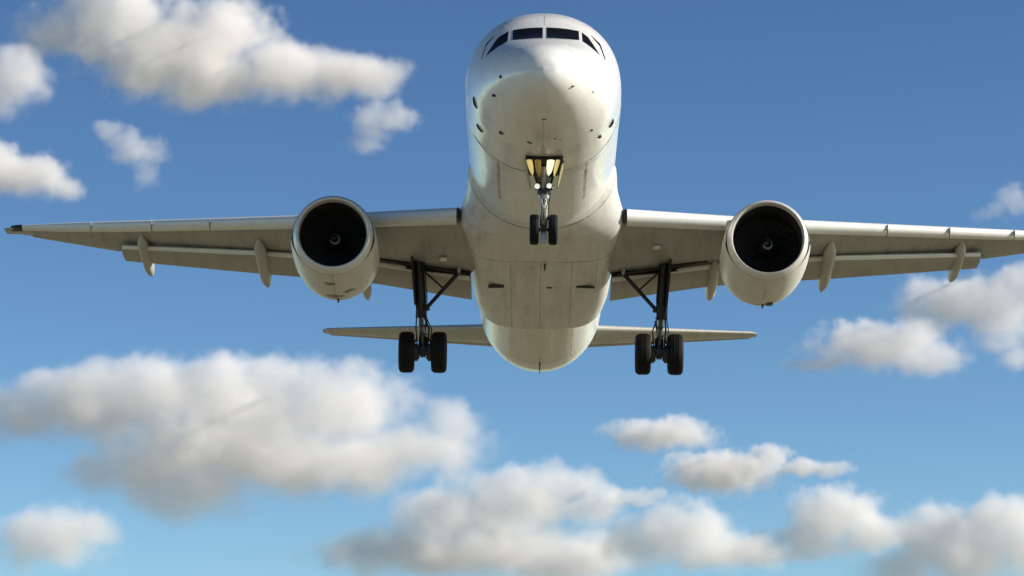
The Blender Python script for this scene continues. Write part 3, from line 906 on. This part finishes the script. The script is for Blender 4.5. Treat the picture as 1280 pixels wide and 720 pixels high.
# lamps and fittings under the wing roots
for x, y, z in ((-2.75, 10.1, -1.98), (3.2, 9.2, -1.80)):
    bm = bmesh.new(); bmesh.ops.create_icosphere(bm, subdivisions=2, radius=1)
    bmesh.ops.transform(bm, matrix=Matrix.Translation((x, y, z)) @ Matrix.Diagonal((.12, .2, .05, 1)), verts=bm.verts)
    finish('light_fairing', bm, M['slat'], plane, 60)

# ------------------------------------------------------------------ clouds
# every cloud is a real volume a few kilometres out; blobs: (azimuth, elevation, half width, half height) in degrees
CLOUDS = [
    ('large cream cumulus at the upper left, above the left wing', [(-8.07, 15.11, 0.70, 0.36), (-7.37, 15.25, 0.70, 0.47), (-6.82, 15.39, 0.63, 0.56), (-6.12, 14.77, 1.32, 0.67), (-5.08, 15.11, 0.86, 0.56), (-4.17, 14.49, 1.18, 0.47), (-5.43, 14.28, 1.04, 0.45), (-2.92, 14.49, 0.83, 0.36), (-2.23, 14.53, 0.35, 0.22)], 4.5, 900),
    ('grey cloud cut by the left edge, high above the wing tip', [(-8.79, 14.25, 0.56, 0.47), (-9.18, 13.93, 0.56, 0.42)], 3.5, 640),
    ('flat cloud just above the tip of the left wing', [(-8.56, 12.58, 0.70, 0.33), (-7.86, 12.43, 0.35, 0.19), (-9.18, 12.68, 0.56, 0.42)], 3.5, 640),
    ('small torn cloud hanging below the large upper left cumulus', [(-6.65, 13.07, 0.45, 0.25), (-6.48, 12.66, 0.21, 0.24), (-7.15, 13.47, 0.25, 0.15), (-6.89, 13.28, 0.28, 0.19), (-6.57, 12.86, 0.19, 0.19)], 1.15, 600),
    ('small round wisp between the upper left cumulus and the nose', [(-2.25, 13.75, 0.50, 0.24), (-2.64, 13.28, 0.33, 0.18), (-2.46, 13.50, 0.33, 0.19)], 1.15, 700),
    ('largest cloud, broad grey and cream bank below the left wing', [(-8.63, 8.50, 0.83, 0.47), (-7.93, 8.85, 0.70, 0.42), (-7.24, 8.71, 1.25, 0.58), (-6.26, 8.85, 1.11, 0.58), (-5.22, 9.16, 0.77, 0.47), (-4.73, 8.57, 1.53, 0.70), (-3.90, 9.06, 0.83, 0.53), (-2.99, 8.71, 0.97, 0.64), (-4.87, 8.02, 2.09, 0.63), (-3.34, 7.74, 1.95, 0.58), (-1.67, 8.02, 1.04, 0.47), (-1.11, 8.50, 0.50, 0.36), (-5.63, 7.32, 1.11, 0.50), (-6.26, 7.67, 1.25, 0.47), (-7.10, 7.60, 0.70, 0.39)], 3.4, 650),
    ('low puff near the bottom left corner', [(-8.07, 6.38, 0.92, 0.50), (-7.44, 6.46, 0.45, 0.31)], 2.6, 420),
    ('long cloud bank along the bottom centre, below the tail', [(0.00, 7.07, 1.11, 0.45), (0.83, 7.29, 0.72, 0.39), (-0.70, 6.70, 1.25, 0.47), (-1.95, 6.21, 1.39, 0.39), (-0.28, 6.21, 2.09, 0.42), (-1.11, 6.90, 0.83, 0.42), (1.32, 6.90, 0.56, 0.28)], 3.0, 760),
    ('thin pale streak beside the bottom centre cloud bank', [(2.09, 7.15, 0.58, 0.15)], 1.3, 900),
    ('small rounded puff at the bottom edge, between the two low cloud banks', [(1.39, 6.07, 0.63, 0.28), (0.83, 5.90, 0.70, 0.28)], 2.6, 450),
    ('grey cloud low right of centre, merging to the right', [(2.92, 6.51, 0.92, 0.42), (2.23, 6.28, 0.70, 0.36), (3.62, 6.21, 0.97, 0.33)], 2.8, 450),
    ('bright rounded low cloud left of the bottom right corner', [(5.63, 6.77, 0.78, 0.45), (6.19, 6.51, 0.70, 0.36), (5.15, 6.42, 0.70, 0.33), (4.45, 6.21, 0.70, 0.25)], 3, 640),
    ('small flat puff below the right main gear', [(2.62, 8.23, 0.81, 0.26), (2.16, 8.23, 0.45, 0.17)], 2.6, 560),
    ("thin cloud below the tailplane's right tip, with a trailing streak", [(3.69, 7.57, 0.89, 0.33), (4.59, 7.84, 0.28, 0.19), (5.01, 7.63, 0.42, 0.13), (5.50, 7.63, 0.42, 0.13), (3.20, 7.46, 0.47, 0.19)], 2.8, 520),
    ('ragged cloud right of the tailplane, below the right wing', [(6.40, 9.71, 1.00, 0.39), (7.30, 9.52, 0.67, 0.31), (5.43, 9.44, 0.58, 0.13), (6.82, 9.90, 0.70, 0.28)], 2.2, 760),
    ('soft cloud beside the right edge under the wing', [(7.86, 10.45, 0.97, 0.42), (8.63, 10.17, 0.70, 0.47), (9.04, 10.66, 0.56, 0.35), (8.84, 9.48, 0.33, 0.22), (8.42, 9.69, 0.28, 0.19)], 2.3, 560),
    ('faint wisp at the right edge just above the wing', [(8.84, 12.16, 0.28, 0.28), (8.32, 11.95, 0.19, 0.13), (8.56, 12.05, 0.19, 0.14)], 0.8, 700),
    ('bright topped cumulus in the bottom right corner', [(7.79, 6.21, 1.11, 0.58), (8.56, 6.63, 0.77, 0.45), (6.82, 5.90, 0.83, 0.33), (9.04, 6.21, 0.70, 0.56)], 3.6, 400),
]
def cloud_material():
    m = bpy.data.materials.new('cloud_vapour'); m.use_nodes = True
    nt = m.node_tree; nt.nodes.clear()
    out = nt.nodes.new('ShaderNodeOutputMaterial')
    v = nt.nodes.new('ShaderNodeVolumePrincipled')
    v.inputs['Color'].default_value = (.997, .982, .965, 1)
    v.inputs['Density'].default_value = 1.0
    v.inputs['Anisotropy'].default_value = 0
    nt.links.new(v.outputs[0], out.inputs['Volume'])
    return m
M['cloud'] = cloud_material()

def build_cloud(label, blobs, thick, base_h, seed, soft=.78, amp=1.62, vox=1.0):
    els = [b[1] for b in blobs]
    el_lo = min(b[1] - b[3] * .5 for b in blobs)
    dist = base_h / math.tan(R(max(el_lo, 3.5)))
    k = dist * R(1)
    az0 = sum(b[0] for b in blobs) / len(blobs)
    # the cloud's own frame: origin at its middle, X to the right, Y away, Z up
    el0 = sum(els) / len(els)
    B = []
    for az, el, rw, rh in blobs:
        rw2, rh2 = rw * k, rh * k
        B.append(((az - az0) * k, random.uniform(-.06, .06) * (rw2 + rh2), (el - el0) * k, rw2 * 1.35, (rw2 + rh2) * .55, rh2 * 1.35))
    mg = 1.3
    lo = Vector([min(b[i] - b[i + 3] * mg for b in B) for i in range(3)])
    hi = Vector([max(b[i] + b[i + 3] * mg for b in B) for i in range(3)])
    ext = hi - lo
    cell = max(min(b[5] for b in B) / 14, ext.x / 400) / vox
    res = [max(8, int(ext[i] / cell)) for i in range(3)]
    res[1] = max(8, int(ext.y / (cell * 1.4)))
    ng = bpy.data.node_groups.new('cloud_shape', 'GeometryNodeTree')
    ng.interface.new_socket('Geometry', in_out='INPUT', socket_type='NodeSocketGeometry')
    ng.interface.new_socket('Geometry', in_out='OUTPUT', socket_type='NodeSocketGeometry')
    N, L = ng.nodes, ng.links
    gout = N.new('NodeGroupOutput')
    pos = N.new('GeometryNodeInputPosition').outputs[0]
    def mth(op, a, b=0.0, c=0.0, clamp=False):
        n = N.new('ShaderNodeMath'); n.operation = op; n.use_clamp = clamp
        for i, v in enumerate((a, b, c)):
            if hasattr(v, 'node'): L.new(v, n.inputs[i])
            else: n.inputs[i].default_value = v
        return n.outputs[0]
    # domain warp so that lobes are not ellipses
    def nz(scale, detail, rough, off):
        n = N.new('ShaderNodeTexNoise'); n.inputs['Scale'].default_value = scale; n.inputs['Detail'].default_value = detail; n.inputs['Roughness'].default_value = rough
        a = N.new('ShaderNodeVectorMath'); a.operation = 'ADD'; L.new(pos, a.inputs[0]); a.inputs[1].default_value = (off, off * 1.7, off * .6)
        L.new(a.outputs[0], n.inputs['Vector'])
        return n
    S = sum(b[5] for b in B) / len(B)
    wp = nz(1 / (S * 2.2), 2, .5, seed * 913.0)
    sub = N.new('ShaderNodeVectorMath'); sub.operation = 'SUBTRACT'; L.new(wp.outputs['Color'], sub.inputs[0]); sub.inputs[1].default_value = (.5, .5, .5)
    scl = N.new('ShaderNodeVectorMath'); scl.operation = 'SCALE'; L.new(sub.outputs[0], scl.inputs[0]); scl.inputs['Scale'].default_value = S * .9
    add = N.new('ShaderNodeVectorMath'); add.operation = 'ADD'; L.new(pos, add.inputs[0]); L.new(scl.outputs[0], add.inputs[1])
    wpos = add.outputs[0]
    val = None
    for b in B:
        s1 = N.new('ShaderNodeVectorMath'); s1.operation = 'SUBTRACT'; L.new(wpos, s1.inputs[0]); s1.inputs[1].default_value = b[:3]
        s2 = N.new('ShaderNodeVectorMath'); s2.operation = 'DIVIDE'; L.new(s1.outputs[0], s2.inputs[0]); s2.inputs[1].default_value = b[3:]
        s3 = N.new('ShaderNodeVectorMath'); s3.operation = 'LENGTH'; L.new(s2.outputs[0], s3.inputs[0])
        v = mth('SUBTRACT', 1.0, s3.outputs['Value'])
        val = v if val is None else mth('SMOOTH_MAX', val, v, .15)
    n1 = nz(1 / (S * 1.15), 7, .56, seed * 517.0)
    v = mth('ADD', val, mth('MULTIPLY', mth('SUBTRACT', n1.outputs[0], .47), amp))
    v = mth('MINIMUM', v, mth('MULTIPLY_ADD', val, 2.2, .5))
    n2 = nz(3.6 / S, 4, .6, seed * 77.0)
    v = mth('ADD', v, mth('MULTIPLY', mth('SUBTRACT', n2.outputs[0], .5), .45))
    # crisp sunlit tops, frayed undersides
    sx = N.new('ShaderNodeSeparateXYZ'); L.new(pos, sx.inputs[0])
    up = mth('MULTIPLY_ADD', sx.outputs[2], 1 / ext.z, .5, True)
    sf = mth('MULTIPLY_ADD', up, -soft * 1.0, soft * 1.45)
    d = mth('DIVIDE', v, sf, 0, True)
    d = mth('MULTIPLY', mth('MULTIPLY', d, d), mth('SUBTRACT', 3.0, mth('MULTIPLY', d, 2.0)))
    d = mth('MULTIPLY', d, thick * .37 / S)
    vc = N.new('GeometryNodeVolumeCube')
    L.new(d, vc.inputs['Density'])
    vc.inputs['Min'].default_value = lo; vc.inputs['Max'].default_value = hi
    vc.inputs['Resolution X'].default_value, vc.inputs['Resolution Y'].default_value, vc.inputs['Resolution Z'].default_value = res
    sm = N.new('GeometryNodeSetMaterial'); sm.inputs['Material'].default_value = M['cloud']
    L.new(vc.outputs[0], sm.inputs[0]); L.new(sm.outputs[0], gout.inputs[0])
    me = bpy.data.volumes.new('cloud'); me.materials.append(M['cloud'])
    o = bpy.data.objects.new('cloud', me); COL.objects.link(o)
    md = o.modifiers.new('shape', 'NODES'); md.node_group = ng
    a = R(az0)
    o.location = (dist * math.sin(a), dist * math.cos(a), 1.75 + dist * math.tan(R(el0)))
    o.rotation_euler = (R(el0), 0, -a)
    o['label'] = label; o['category'] = 'cloud'; o['group'] = 'cumulus clouds in the blue sky'
    print('cloud', res, round(dist), round(S))
for i, c in enumerate(CLOUDS):
    build_cloud(c[0], c[1], c[2], c[3], i + 1)
